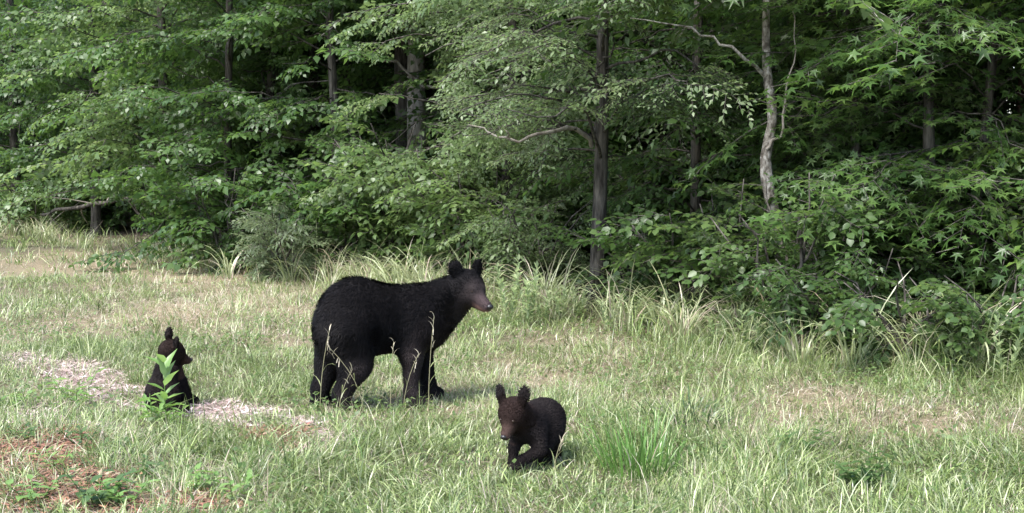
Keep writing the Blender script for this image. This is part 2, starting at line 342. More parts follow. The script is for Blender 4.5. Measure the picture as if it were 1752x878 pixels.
def shrub(name, label, xy, height, width, kind, n=40, seed=0, nleaf=0, bark='dark', group=None, cat='shrub', ssc=.6, stems=6):
    rng = np.random.default_rng(seed + 900); base = np.array([xy[0], xy[1], float(hgt(xy[0], xy[1])) - .02]); root = thing(name, label, cat, base, group)
    lsz = min(max(math.hypot(*xy) / 12, 1.0), 1.3) * (1.15 if ssc < .6 else 1); fol = Foliage(kind, rng); fol.shape = 'quad' if math.hypot(*xy) > 16.5 and kind != 'lance' else kind; per = max(2, n // stems)
    for k in range(stems):
        a = 6.283 * k / stems + rng.normal(0, .3); R = width * .5 * rng.uniform(.5, .95); H = height * rng.uniform(.7, 1.0); q = np.linspace(0, 1, 6)
        lp = np.stack([math.cos(a) * R * q ** 1.3, math.sin(a) * R * q ** 1.3, H * (1.15 * q - .25 * q * q)], -1); lp[1:] += rng.normal(0, .03 * height, (5, 3))
        V, Fc = tube(lp, (.012 + .006 * height) * (1 - .75 * q), 5); obj('stem', mesh('stem', V, Fc, None, True, [BARK[bark]]), root)
        for j in range(per):
            t = .12 + .88 * (j + rng.uniform(0, .6)) / per; t = min(t, 1); pp = np.array([np.interp(t, q, lp[:, x]) for x in range(3)])
            aa = a + rng.normal(0, 1.2); S = ssc * rng.uniform(.65, 1.2); dv = np.array([math.cos(aa), math.sin(aa), rng.normal(.12, .3)])
            W = pp + base
            if keep((W + dv * S * .5)[None], S * .2)[0] and keep((W + dv * S * .9)[None], .05)[0] and pp[2] + dv[2] * S > .02: fol.add(W, dv, S, lsc=lsz)
    build_crown(root, base, fol, nleaf, bark); return root

def G(px, d): return ((px - 876) / FPX * d, d)
# named trees -------------------------------------------------------------
b = G(715, 20.6)
tree('forest_tree', 'stout pale grey barked tree trunk rising behind the light green shrubs', 'tree', b, 13, .18, 'grey', 'ovate', zmin=3.7, spread=2.2, nl=8, bias=.4, seed=1, wob=.03,
     extra=[([at(548, 22, 19.8), at(600, 75, 19.8), at(665, 105, 19.9), at(720, 140, 20.0), at(800, 185, 19.5)][::-1], .035, True)])
b = G(686, 21.3)
tree('forest_tree', 'darker brown trunk standing just beside the stout pale grey trunk', 'tree', b, 12, .15, 'dark', 'ovate', zmin=3.7, spread=2.0, nl=7, bias=.4, seed=2, wob=.03)
b = G(1020, 13.5)
tree('forest_tree', 'dark rough barked tree with a long bare limb and tiers of small pale leaves', 'tree', b, 9.5, .085, 'dark', 'fine', zmin=1.7, spread=2.0, nl=19, seed=3, wob=.02, nleaf=300, bias=.45, spl=8, ssc=.85,
     extra=[([at(1012, 250, 13.4), at(985, 222, 13.2), at(950, 222, 13.0), at(915, 232, 12.9), at(870, 240, 12.8), at(840, 226, 12.8), at(808, 216, 12.8)], .028, True),
            ([at(985, 222, 13.2), at(950, 214, 13.1), at(930, 200, 13.0)], .014, False), ([at(872, 240, 12.8), at(868, 225, 12.7), at(858, 212, 12.7)], .01, True),
            ([at(1005, 160, 13.4), at(1020, 120, 13.3), at(1045, 95, 13.2), at(1050, 60, 13.1)], .022, False), ([at(1012, 230, 13.4), at(1030, 180, 13.6), at(1000, 140, 13.6)], .03, False)])
b = G(1350, 11.9); h0 = 0
pth = [at(1352, 600, 11.9), at(1338, 440, 11.9), at(1318, 340, 11.9), at(1310, 270, 11.9), at(1322, 200, 11.9), at(1312, 120, 11.9), at(1311, 10, 11.9), at(1318, -200, 11.95), at(1300, -600, 12), at(1320, -1000, 12.1)]
bb = np.array([b[0], b[1], float(hgt(*b)) - .03]); pth = [p - bb for p in pth]; pth[0] = np.array([0.02, 0, 0])
tree('slender_tree', 'slender crooked young tree with pale mottled grey bark', 'tree', b, 7.5, .068, 'mottled', 'round', zmin=3.2, spread=1.3, nl=4, seed=4, path=np.array(pth), nleaf=0,
     extra=[([at(1312, 255, 11.85), at(1338, 230, 11.8), at(1345, 160, 11.8), at(1360, 90, 11.8), at(1355, 20, 11.8)], .017, True), ([at(1308, 130, 11.9), at(1260, 90, 11.7), at(1190, 50, 11.6), at(1080, 32, 11.5)], .02, False)])
SG = 'sweetgums at the forest edge'
tree('sweetgum_tree', 'young sweetgum with star shaped leaves hanging low over the tall grass', 'tree', G(1575, 11.4), 8, .06, 'dark', 'star', zmin=.5, spread=1.35, nl=17, seed=5, nleaf=300, bias=.3)
tree('sweetgum_tree', 'sweetgum with a thin forked dark stem and bright star shaped leaves', 'tree', G(1652, 11.6), 8.5, .05, 'dark', 'star', zmin=1.0, spread=1.45, nl=15, seed=6, nleaf=300, bias=.3)
tree('sweetgum_tree', 'shaded sweetgum sapling between the slender mottled tree and the young sweetgum', 'tree', G(1470, 12.6), 8.5, .055, 'dark', 'star', zmin=.8, spread=1.4, nl=16, seed=7, nleaf=250, bias=.2)
tree('hickory_sapling', 'yellow green sapling with big broad leaves', 'sapling', G(1765, 10.6), 4.2, .03, 'dark', 'broad', zmin=1.3, spread=.75, nl=8, seed=8, nleaf=200, bias=.3, spl=6, ssc=.6)
tree('pine_tree', 'reddish brown pine trunk standing behind the sweetgums', 'tree', G(1748, 14.6), 14, .12, 'red', 'dark', zmin=4.5, spread=1.6, nl=5, seed=9, wob=.02)
tree('forest_tree', 'dark trunk in the shade behind the long bare limb', 'tree', G(1126, 18.4), 13, .115, 'dark', 'ovate', zmin=2.6, spread=2.1, nl=9, bias=.3, seed=10, wob=.03)
tree('forest_tree', 'leafy tree filling the gap between the dark rough trunk and the slender mottled tree', 'tree', G(1190, 14.6), 10, .07, 'dark', 'ovate', zmin=.5, spread=1.7, nl=18, seed=11, nleaf=200, bias=.1)
tree('forest_tree', 'leafy low limbed tree beside the light shrubs behind the adult bear', 'tree', G(590, 19.4), 10, .08, 'dark', 'ovate', zmin=.6, spread=1.8, nl=18, seed=12, bias=.25)
tree('forest_tree', 'straight dark stemmed tree with its limbs starting at head height', 'tree', G(451, 23.6), 12, .10, 'dark', 'ovate', zmin=1.0, spread=2.0, nl=18, seed=13, bias=.25)
tree('forest_tree', 'tall dark tree under the gap where the sky shows', 'tree', G(542, 24.2), 13, .13, 'dark', 'ovate', zmin=2.4, spread=1.9, nl=12, seed=14, bias=.2)
tree('forest_tree', 'broad leafy tree hanging over the fallen log', 'tree', G(285, 23.5), 11, .10, 'dark', 'pale', zmin=.9, spread=2.2, nl=20, seed=15, bias=.3, nleaf=200)
tree('forest_tree', 'low spreading tree above the dark hollow in the forest edge', 'tree', G(165, 27.6), 11, .11, 'dark', 'ovate', zmin=1.3, spread=2.4, nl=20, seed=16, bias=.3)
tree('forest_tree', 'far leafy tree where the meadow meets the wood beyond the log', 'tree', G(30, 31.0), 12, .12, 'dark', 'ovate', zmin=.5, spread=2.5, nl=20, seed=17, bias=.3)
tree('forest_tree', 'hazy leafy tree farthest along the forest edge', 'tree', G(-70, 33.5), 12, .12, 'dark', 'pale', zmin=.5, spread=2.6, nl=20, seed=18, bias=.3)
tree('forest_tree', 'leafy tree with drooping sprays behind the silvery shrub', 'tree', G(400, 20.6), 10, .08, 'dark', 'ovate', zmin=.5, spread=1.9, nl=18, seed=19, bias=.3)
tree('forest_tree', 'fine leaved tree behind the tiers of small pale leaves', 'tree', G(870, 17.0), 10, .08, 'dark', 'fine', zmin=.8, spread=1.9, nl=18, seed=20, bias=.2, spl=8)
# look-alike trees deeper in the wood: copies of a few, in rows
deep = [tree('forest_tree', 'shaded tree standing deeper in the wood behind the forest edge', 'tree', tuple(edge(s, t)), h, .09, 'dark', k, zmin=.6, spread=2.3, nl=16, spl=9, seed=40 + q, group='trees deeper in the wood', ssc=1.15)
        for q, (s, t, h, k) in enumerate([(3, 4.6, 10, 'ovate'), (8.5, 4.8, 11, 'dark'), (14, 4.8, 11, 'ovate'), (21, 4.8, 11, 'ovate')])]
def copy_tree(o, xy, rz, s=1):
    c = o.copy(); sc.collection.objects.link(c); c.location = (xy[0], xy[1], float(hgt(*xy)) * .3 - .05); c.rotation_euler.z = rz; c.scale = (s, s, s)
    for ch in o.children: q = ch.copy(); sc.collection.objects.link(q); q.parent = c
rr = np.random.default_rng(5)
for t0, s0 in ((4.9, (0.2, 5.8, 11.4, 17.5, 24.5, 28)), (2.5, (25.5, 30, 34, 38, 42, 46)), (6.5, (32, 37, 42, 47, 53)), (7.8, (-1.5, 1.8, 4.6, 7.4, 10, 13, 16, 19.5, 23, 27)), (11.5, (-3, 0, 3, 6, 9, 12.5, 16, 20, 24, 28.5, 33, 38, 44, 50, 56))):
    for s in s0: copy_tree(deep[rr.integers(4)], edge(s + rr.normal(0, .4), t0 + rr.normal(0, .5)), rr.uniform(0, 6.28), rr.uniform(.9, 1.2))
for s, t in ((-.8, 3.6), (1.6, 3.4), (4.4, 3.6), (7, 3.6), (9, 3.9), (16, 3.8), (19, 3.6), (22.5, 3.4), (6, 6.4), (9, 6.2), (12.3, 6.2), (11, 5.2), (14, 5.4), (15, 6.3), (18, 6.4)):
    copy_tree(deep[rr.integers(4)], edge(s, t), rr.uniform(0, 6.28), rr.uniform(.85, 1.05))
# far-off wood behind everything: masses of leaves
fol = Foliage('quad', np.random.default_rng(77)); r7 = fol.rng
for k in range(1700):
    u, v = r7.uniform(-12, 12), r7.uniform(-5, 5); z = 13 * r7.uniform(0, 1) ** 1.25 + .1
    a = r7.uniform(0, 6.28); fol.add(np.array([u, v, z]), np.array([math.cos(a), math.sin(a), r7.normal(-.15, .2)]), r7.uniform(1.2, 2.1), twigs=False)
P, R, T = fol.arrays(); wm = leaves_mesh('far_wood', P, R, T, 'quad', mat=LM['dark'])
for k, s in enumerate((4, 26, 48, 70, 90)):
    p = edge(s, 18 if k < 3 else 16); w = obj('far_wood', wm, None, (p[0], p[1], 0), kind='stuff'); w.rotation_euler.z = math.atan2(EDGE_D[1], EDGE_D[0]) + (math.pi if k % 2 else 0)
    tag(w, 'far-off shaded wood filling the gaps behind the trees', 'wood', 'far-off wood')

# shrubs along the edge
shrub('silvery_shrub', 'low silvery green shrub with narrow leaves at the edge of the grass', G(480, 17.2), 1.25, 1.7, 'lance', n=90, seed=1, ssc=.45, stems=10, nleaf=0)
shrub('light_green_shrub', 'big light green shrub below the stout pale trunk', G(690, 17.6), 2.5, 3.0, 'pale', n=120, seed=2, ssc=.8, stems=12, nleaf=250)
shrub('light_green_shrub', 'light green shrub behind the head of the adult bear', G(800, 15.9), 1.9, 2.2, 'pale', n=90, seed=3, ssc=.7, stems=10, nleaf=250)
shrub('fine_leaved_shrub', 'small leaved shrub at the foot of the dark rough trunk', G(915, 14.7), 1.5, 1.7, 'fine', n=70, seed=4, ssc=.6, stems=9, nleaf=150)
shrub('round_leaved_shrub', 'round leaved shrub under the slender mottled tree', G(1345, 11.1), 1.75, 1.7, 'round', n=85, seed=5, ssc=.6, stems=10, nleaf=300)
shrub('round_leaved_shrub', 'shaded round leaved shrub between the dark rough trunk and the slender mottled tree', G(1190, 12.4), 1.5, 1.7, 'round', n=80, seed=6, ssc=.6, stems=10, nleaf=300)
shrub('low_bush', 'low leafy bush rising out of the tall grass beneath the young sweetgum', G(1560, 9.75), .9, 1.4, 'round', n=60, seed=7, ssc=.45, stems=9, nleaf=300)
shrub('low_bush', 'low leafy bush beneath the yellow green sapling', G(1705, 9.45), .95, 1.4, 'round', n=60, seed=8, ssc=.45, stems=9, nleaf=200)
shrub('dark_shrub', 'dark leafy shrub beside the low bush under the young sweetgum', G(1440, 10.5), 1.2, 1.4, 'dark', n=60, seed=9, ssc=.55, stems=8, nleaf=200)
shrub('dark_shrub', 'dark shrub in the shade behind the rump of the adult bear', G(590, 17.6), 1.5, 1.8, 'ovate', n=70, seed=10, ssc=.6, stems=9)
shrub('drooping_shrub', 'shrub with drooping sprays to the rear of the silvery shrub', G(390, 18.8), 1.9, 2.0, 'ovate', n=80, seed=11, ssc=.8, stems=9)
shrub('leafy_shrub', 'leafy shrub at the foot of the broad tree by the fallen log', G(285, 21.5), 1.6, 2.4, 'ovate', n=80, seed=12, ssc=.7, stems=9)
shrub('leafy_shrub', 'leafy shrub along the far corner of the meadow', G(60, 28.6), 1.5, 3.2, 'pale', n=90, seed=13, ssc=.8, stems=10)
shrub('leafy_shrub', 'leafy shrub just behind the tall grass near the dark rough trunk', G(1090, 13.0), 1.25, 1.5, 'ovate', n=70, seed=14, ssc=.55, stems=9, nleaf=200)
for q, (s, t) in enumerate([(-2.5, .6), (2.6, 2.4), (6.2, 2.6), (9.4, 2.4), (12.6, 2.6), (16.5, 2.6), (20.5, 2.6), (24.5, 2.0), (-1, 2.6), (0.8, 1.6)]):
    shrub('understory_shrub', 'understory shrub in the shade among the trunks', tuple(edge(s, t)), 2.0, 2.2, 'ovate', n=60, seed=30 + q, ssc=.85, group='understory shrubs', stems=9)
# fallen log
lp = smooth_path([at(70, 368, 26.3), at(120, 358, 26), at(180, 346, 25.8), at(240, 340, 25.6)], 10)
lp[1:-1] += np.random.default_rng(2).normal(0, .035, (8, 3))
lg = obj('fallen_log', mesh('fallen_log', *tube(lp, np.linspace(.03, .055, 10), 8), None, True, [BARK['dark']])); tag(lg, 'fallen bare log propped in the dark hollow of the forest edge', 'log')
rl = np.random.default_rng(6)
for k in range(8):
    p = lp[1 + k]; d = rl.normal(0, 1, 3) * [.5, .35, .45]; V, Fc = tube(smooth_path([p, p + d * .45 + rl.normal(0, .06, 3), p + d], 7), np.linspace(.016, .006, 7), 5); obj('branch', mesh('branch', V, Fc, None, True, [BARK['dead']]), lg)

# ---------------------------------------------------------------- bears
def sd_cone(P, a, b, ra, rb):
    a, b = np.asarray(a, float), np.asarray(b, float); ab = b - a; t = np.clip(((P - a) @ ab) / max(ab @ ab, 1e-9), 0, 1)
    return np.linalg.norm(P - a - t[..., None] * ab, axis=-1) - (ra + (rb - ra) * t)
def sd_ell(P, c, r, f=(1, 0, 0), up=(0, 0, 1)):
    f = nz(f); s = nz(np.cross(up, f)); u = np.cross(f, s); q = P - np.asarray(c, float); r = np.asarray(r, float)
    q = np.stack([q @ f / r[0], q @ s / r[1], q @ u / r[2]], -1); k0 = np.linalg.norm(q, axis=-1); k1 = np.linalg.norm(q / r, axis=-1)
    return k0 * (k0 - 1) / np.maximum(k1, 1e-6)
def smin(a, b, k): h = np.clip(.5 + .5 * (b - a) / k, 0, 1); return b + (a - b) * h - k * h * (1 - h)
def field(P, prims):
    d = None
    for pr in prims:
        v = sd_cone(P, *pr[1:6 - 1]) if pr[0] == 'c' else sd_ell(P, *pr[1:-1]); k = pr[-1]
        d = v if d is None else smin(d, v, k)
    return d
def surface_nets(prims, lo, hi, h):
    ax = [np.arange(lo[i], hi[i] + h, h) for i in range(3)]; n = [len(a) for a in ax]
    Gd = np.stack(np.meshgrid(*ax, indexing='ij'), -1); f = field(Gd, prims); ins = f < 0
    c = [slice(0, -1), slice(1, None)]; num = np.zeros((n[0] - 1, n[1] - 1, n[2] - 1, 3)); cnt = np.zeros(num.shape[:3])
    cor = [(i, j, k) for i in (0, 1) for j in (0, 1) for k in (0, 1)]
    for A in cor:
        for axi in range(3):
            if A[axi]: continue
            B = list(A); B[axi] = 1; fa = f[c[A[0]], c[A[1]], c[A[2]]]; fb = f[c[B[0]], c[B[1]], c[B[2]]]; cr = (fa < 0) != (fb < 0)
            t = np.where(cr, fa / np.where(cr, fa - fb, 1), 0); p = np.zeros(num.shape); p[...] = np.array(A, float); p[..., axi] += t; num += p * cr[..., None]; cnt += cr
    act = cnt > 0; idx = -np.ones(act.shape, int); idx[act] = np.arange(act.sum()); cell = np.argwhere(act)
    V = (cell + num[act] / cnt[act][:, None]) * h + np.array([a[0] for a in ax]); Fs = []
    for axi in range(3):
        o1, o2 = [(1, 2), (2, 0), (0, 1)][axi]; sl = [slice(1, -1)] * 3; sl[axi] = slice(0, -1); sl2 = list(sl); sl2[axi] = slice(1, None)
        a, b = ins[tuple(sl)], ins[tuple(sl2)]; w = np.argwhere(a != b); fl = a[a != b]; w = w + 1; w[:, axi] -= 1
        e1 = np.zeros(3, int); e1[o1] = 1; e2 = np.zeros(3, int); e2[o2] = 1
        q = np.stack([idx[tuple((w - e1 - e2).T)], idx[tuple((w - e2).T)], idx[tuple(w.T)], idx[tuple((w - e1).T)]], -1); q[~fl] = q[~fl][:, ::-1]; Fs.append(q)
    return V, np.vstack(Fs)
def fur_mat(name, rough):
    m, nt, b, out = newmat(name); nt.links.new(attr(nt, 'col', 'Color'), b.inputs['Base Color']); b.inputs['Roughness'].default_value = rough; b.inputs['Specular IOR Level'].default_value = .06; return m
SKINM, FURM = fur_mat('bear_coat', .8), fur_mat('bear_fur', .6)
NOSEM, nt, b_, o_ = newmat('bear_nose'); b_.inputs['Base Color'].default_value = (.012, .01, .01, 1); b_.inputs['Roughness'].default_value = .32
EYEM, nt, b_, o_ = newmat('bear_eye'); b_.inputs['Base Color'].default_value = (.02, .011, .007, 1); b_.inputs['Roughness'].default_value = .3; b_.inputs['Specular IOR Level'].default_value = .25
def ball(c, r, n=10):
    th = np.linspace(0, np.pi, n + 1)[1:-1]; ph = np.linspace(0, 2 * np.pi, 12, endpoint=False)
    V = [[0, 0, 1]] + [[math.sin(t) * math.cos(p), math.sin(t) * math.sin(p), math.cos(t)] for t in th for p in ph] + [[0, 0, -1]]; V = np.array(V) * r + c; m = len(th); Fc = []
    for j in range(12):
        k = (j + 1) % 12; Fc.append([0, 1 + j, 1 + k]); e = 1 + (m - 1) * 12; Fc.append([len(V) - 1, e + k, e + j])
        for i in range(m - 1): a = 1 + i * 12; Fc += [[a + j, a + 12 + j, a + 12 + k], [a + j, a + 12 + k, a + k]]
    return V, np.array(Fc)
def bear(name, label, loc, prims, lo, hi, h, colf, flow, hlen, nh, nose, eyes, seed, extra=()):
    root = thing(name, label, 'bear', loc); V, Q = surface_nets(prims, lo, hi, h); rng = np.random.default_rng(seed)
    obj('body', mesh('body', V, Q, {'col': colf(V)}, True, [SKINM]), root)
    A, B, C = V[Q[:, 0]], V[Q[:, 1]], V[Q[:, 2]]; N = np.cross(C - A, V[Q[:, 3]] - B); ar = np.linalg.norm(N, axis=1); N = nz(N)
    k = rng.choice(len(Q), nh, p=ar / ar.sum()); u, v = rng.uniform(0, 1, (2, nh, 1)); D_ = V[Q[:, 3]]
    p = (A[k] * (1 - u) + B[k] * u) * (1 - v) + (D_[k] * (1 - u) + C[k] * u) * v; n = N[k]
    # flow along the coat, laid into the tangent plane, locks that wander together
    w = flow(p) + .35 * np.stack([np.sin(23 * p[:, 1] + 31 * p[:, 2]), np.sin(27 * p[:, 0] + 19 * p[:, 2]), np.sin(29 * p[:, 0] + 17 * p[:, 1])], -1) + rng.normal(0, .25, p.shape)
    w = nz(w - n * np.sum(w * n, 1, keepdims=True)); L = (hlen(p) * rng.uniform(.6, 1.25, nh))[:, None]
    side = nz(np.cross(n, w)); wd = .0016 + .0012 * rng.uniform(0, 1, (nh, 1)); wd = wd * (1 + 3 * L)
    p1 = p + (w * .75 + n * .42) * L * .5; p2 = p + (w * .93 + n * .48) * L; p = p - n * .003
    HV = np.stack([p - side * wd, p + side * wd, p1 - side * wd * .8, p1 + side * wd * .8, p2], 1).reshape(-1, 3)
    HF = (np.array([[0, 1, 3], [0, 3, 2], [2, 3, 4]])[None] + (np.arange(nh) * 5)[:, None, None]).reshape(-1, 3)
    hc = colf(p) * rng.uniform(.7, 1.45, (nh, 1)); obj('fur', mesh('fur', HV, HF, {'col': np.repeat(hc, 5, 0)}, False, [FURM]), root, kind='stuff')
    nv, nf = ball(np.zeros(3), 1); nc, nr, nd = nose; fr = np.stack([nz(nd), nz(np.cross((0, 0, 1), nd)), nz(np.cross(nd, nz(np.cross((0, 0, 1), nd))))], -1)
    obj('nose', mesh('nose', (nv * np.array(nr)) @ fr.T + nc, nf, None, True, [NOSEM]), root)
    for e, r in eyes: obj('eye', mesh('eye', *ball(np.array(e), r), None, True, [EYEM]), root)
    return root
def mixc(a, b, w): w = np.clip(w, 0, 1)[:, None]; return np.array(a) * (1 - w) + np.array(b) * w
def head_frame(f, roll=0):
    f = nz(f); s = nz(np.cross((0, 0, 1), f)); u = np.cross(f, s); s2 = s * math.cos(roll) + u * math.sin(roll); u2 = np.cross(f, s2); return f, s2, u2
BLACK = (.0065, .0058, .0062)

# --- adult
YAW = rad(28); U = np.array([math.cos(YAW), math.sin(YAW), 0]); W = np.array([-math.sin(YAW), math.cos(YAW), 0])
def B(a, l, z): return U * a + W * l + np.array([0, 0, z])
SK = np.array([.60, .12, .825]); HF_ = nz([.66, -.75, -.42]); hf, hs, hu = head_frame(HF_)
def Hd(f, s, u): return SK + hf * f + hs * s + hu * u
pr = [('e', B(-.19, 0, .635), (.25, .20, .275), U, (0, 0, 1), .1), ('e', B(-.27, 0, .56), (.19, .18, .25), U, (0, 0, 1), .08), ('e', B(.04, 0, .61), (.31, .185, .235), U, (0, 0, 1), .1), ('e', B(.24, 0, .595), (.22, .175, .22), U, (0, 0, 1), .09), ('e', B(.37, .0, .57), (.13, .13, .165), U, (0, 0, 1), .08),
      ('c', B(.27, 0, .645), SK - hf * .04 + [0, 0, -.02], .17, .112, .08),
      ('c', SK - hf * .05 + [0, 0, -.05], B(.36, 0, .52), .10, .12, .07)]
for l, kx, hx, fx in ((-.115, -.235, -.335, -.295), (.115, -.315, -.40, -.37)):
    pr += [('c', B(-.26, l, .56), B(kx, l * 1.12, .34), .165, .108, .08), ('c', B(kx, l * 1.12, .34), B(hx, l * 1.1, .14), .105, .058, .05), ('c', B(hx, l * 1.1, .145), B(fx - .03, l * 1.1, .04), .062, .054, .03), ('c', B(fx - .05, l * 1.1, .038), B(fx + .07, l * 1.1, .032), .054, .044, .03)]
for l, s0, e0, w0 in ((-.105, .235, .175, .18), (.105, .27, .36, .405)):
    pr += [('c', B(s0, l, .57), B(e0, l * 1.15, .37), .12, .076, .08), ('c', B(e0, l * 1.15, .37), B(w0, l * 1.05, .10), .071, .05, .05), ('c', B(w0, l * 1.05, .10), B(w0 + .015, l * 1.05, .04), .055, .05, .03), ('c', B(w0, l * 1.05, .036), B(w0 + .075, l * 1.05, .033), .053, .045, .03)]
pr += [('e', Hd(0, 0, 0), (.125, .098, .098), hf, hu, .05), ('e', Hd(.02, 0, -.045), (.10, .098, .075), hf, hu, .04), ('c', Hd(.07, 0, -.018), Hd(.232, 0, -.035), .06, .036, .045), ('c', Hd(.05, 0, -.065), Hd(.20, 0, -.066), .05, .024, .02), ('e', Hd(.085, .04, .035), (.035, .025, .02), hf, hu, .02), ('e', Hd(.085, -.04, .035), (.035, .025, .02), hf, hu, .02)]
for s_ in (-1, 1):
    pr += [('e', Hd(-.05, .096 * s_, .08) + [0, 0, .03], (.022, .05, .068), hf * [1, 1, 0] + hs * .35 * s_, hs * .28 * s_ + [0, 0, 1], .018)]
pr += [('c', B(-.42, 0, .62), B(-.455, 0, .52), .03, .022, .03)]
EARC = [Hd(-.02, .09 * s_, .10) for s_ in (-1, 1)]
def acol(P):
    q = P - SK; fw = q @ hf; c = mixc(BLACK, (.024, .019, .019), (fw - .03) / .07 * (q @ hu < .2)); c2 = mixc((0, 0, 0), (.16, .085, .062), (fw - .125) / .05); w = np.clip((fw - .12) / .06, 0, 1)[:, None] * (np.linalg.norm(q, axis=1) < .32)[:, None]
    low = np.clip((-(q @ hu) - .02) / .04, .35, 1)[:, None]; return c * (1 - w * low) + mixc((.075, .05, .052), (.17, .10, .085), (-(q @ hu) - .04) / .02) * w * low
def aflow(P):
    leg = np.clip((.5 - P[:, 2]) / .15, 0, 1)[:, None]; f = -U[None] * .9 + np.array([0, 0, -.55]); f = f * (1 - leg) + np.array([0, 0, -1.]) * leg
    hd = np.clip(((P - SK) @ hf + .08) / .05, 0, 1)[:, None] * (np.linalg.norm(P - SK, axis=1) < .3)[:, None]; return f * (1 - hd) - hf * hd
def alen(P):
    L = np.where(P[:, 2] < .42, .016, .034); q = P - SK; near = np.linalg.norm(q, axis=1); L = np.where((near < .16), .016, L); return np.where((q @ hf > .06) & (near < .32), .006, L)
ax, ay = (650 - 876) / FPX * 8.45, 8.45
bear('black_bear', 'large adult black bear standing on all fours in the meadow grass', (ax, ay, float(hgt(ax, ay))), pr, (-.66, -.42, -.03), (.92, .5, 1.06), .0115, acol, aflow, alen, 52000,
     (Hd(.262, 0, -.022), (.02, .026, .02), hf), [(Hd(.106, .054 * s_, .022), .011) for s_ in (-1, 1)], 3)

# --- cub walking
cx, cy = (908 - 876) / FPX * 6.8, 6.8
CU = nz([-.62, -.78, 0]); CW = np.array([-CU[1], CU[0], 0]) * 1.0
CK = np.array([-.095, -.17, .325]); cf, cs, cu = head_frame([-.42, -.72, -.72])
def Ch(f, s, u): return CK + cf * f + cs * s + cu * u
pr = [('e', (.075, .09, .24), (.14, .108, .115), CU, (0, 0, 1), .05), ('e', (.03, .01, .245), (.16, .10, .10), CU, (0, 0, 1), .05), ('e', (-.02, -.07, .24), (.10, .082, .09), CU, (0, 0, 1), .05), ('c', (-.03, -.09, .265), CK - cf * .02, .09, .07, .05),
      ('c', (-.055, -.05, .21), (-.092, -.075, .12), .05, .031, .03), ('c', (-.092, -.075, .12), (-.098, -.09, .035), .029, .025, .015), ('c', (-.092, -.10, .03), (-.105, -.13, .024), .03, .026, .02),
      ('c', (.03, -.11, .20), (.05, -.135, .115), .055, .036, .03), ('c', (.05, -.135, .115), (-.06, -.175, .06), .034, .026, .015), ('c', (-.06, -.175, .065), (-.10, -.195, .03), .031, .027, .02),
      ('c', (.10, .04, .19), (.075, -.01, .11), .085, .05, .04), ('c', (.075, -.01, .11), (.085, .04, .05), .046, .03, .02), ('c', (.085, .04, .035), (.06, -.01, .024), .032, .027, .02),
      ('c', (.10, .12, .19), (.13, .09, .11), .085, .05, .04), ('c', (.13, .09, .11), (.145, .12, .05), .044, .03, .02), ('c', (.145, .12, .035), (.125, .08, .024), .032, .027, .02),
      ('e', Ch(0, 0, 0), (.085, .08, .076), cf, cu, .04), ('c', Ch(.045, 0, -.012), Ch(.132, 0, -.022), .044, .026, .025), ('c', Ch(.035, 0, -.04), Ch(.105, 0, -.043), .035, .018, .015)]
for s_ in (-1, 1): pr += [('e', Ch(-.03, .07 * s_, .06) + [0, 0, .035], (.016, .03, .062), cf * [1, 1, 0] + cs * .2 * s_, cs * .25 * s_ + [0, 0, 1], .014)]
def ccol(P):
    q = P - CK; fw = q @ cf; nr = np.linalg.norm(q, axis=1); c = mixc((.009, .007, .007), (.017, .0105, .0092), (.14 - nr) / .06)
    w = (np.clip((fw - .065) / .03, 0, 1) * (nr < .2))[:, None]; return c * (1 - w) + np.array([.04, .025, .021]) * w
def cflow(P):
    leg = np.clip((.15 - P[:, 2]) / .06, 0, 1)[:, None]; f = -CU[None] * .8 + np.array([0, 0, -.6]); f = f * (1 - leg) + np.array([0, 0, -1.]) * leg
    hd = ((np.linalg.norm(P - CK, axis=1) < .13) * 1.)[:, None]; return f * (1 - hd) - cf * hd
def clen(P):
    q = P - CK; nr = np.linalg.norm(q, axis=1); L = np.where(nr < .12, .010, .018); L = np.where(P[:, 2] < .15, .010, L); return np.where((q @ cf > .04) & (nr < .2), .004, L)
bear('bear_cub', 'small dark brown bear cub walking through the grass with one foreleg raised', (cx, cy, float(hgt(cx, cy))), pr, (-.3, -.36, -.02), (.28, .3, .5), .007, ccol, cflow, clen, 22000,
     (Ch(.152, 0, -.012), (.013, .018, .014), cf), [(Ch(.068, .038 * s_, .026), .0085) for s_ in (-1, 1)], 4)

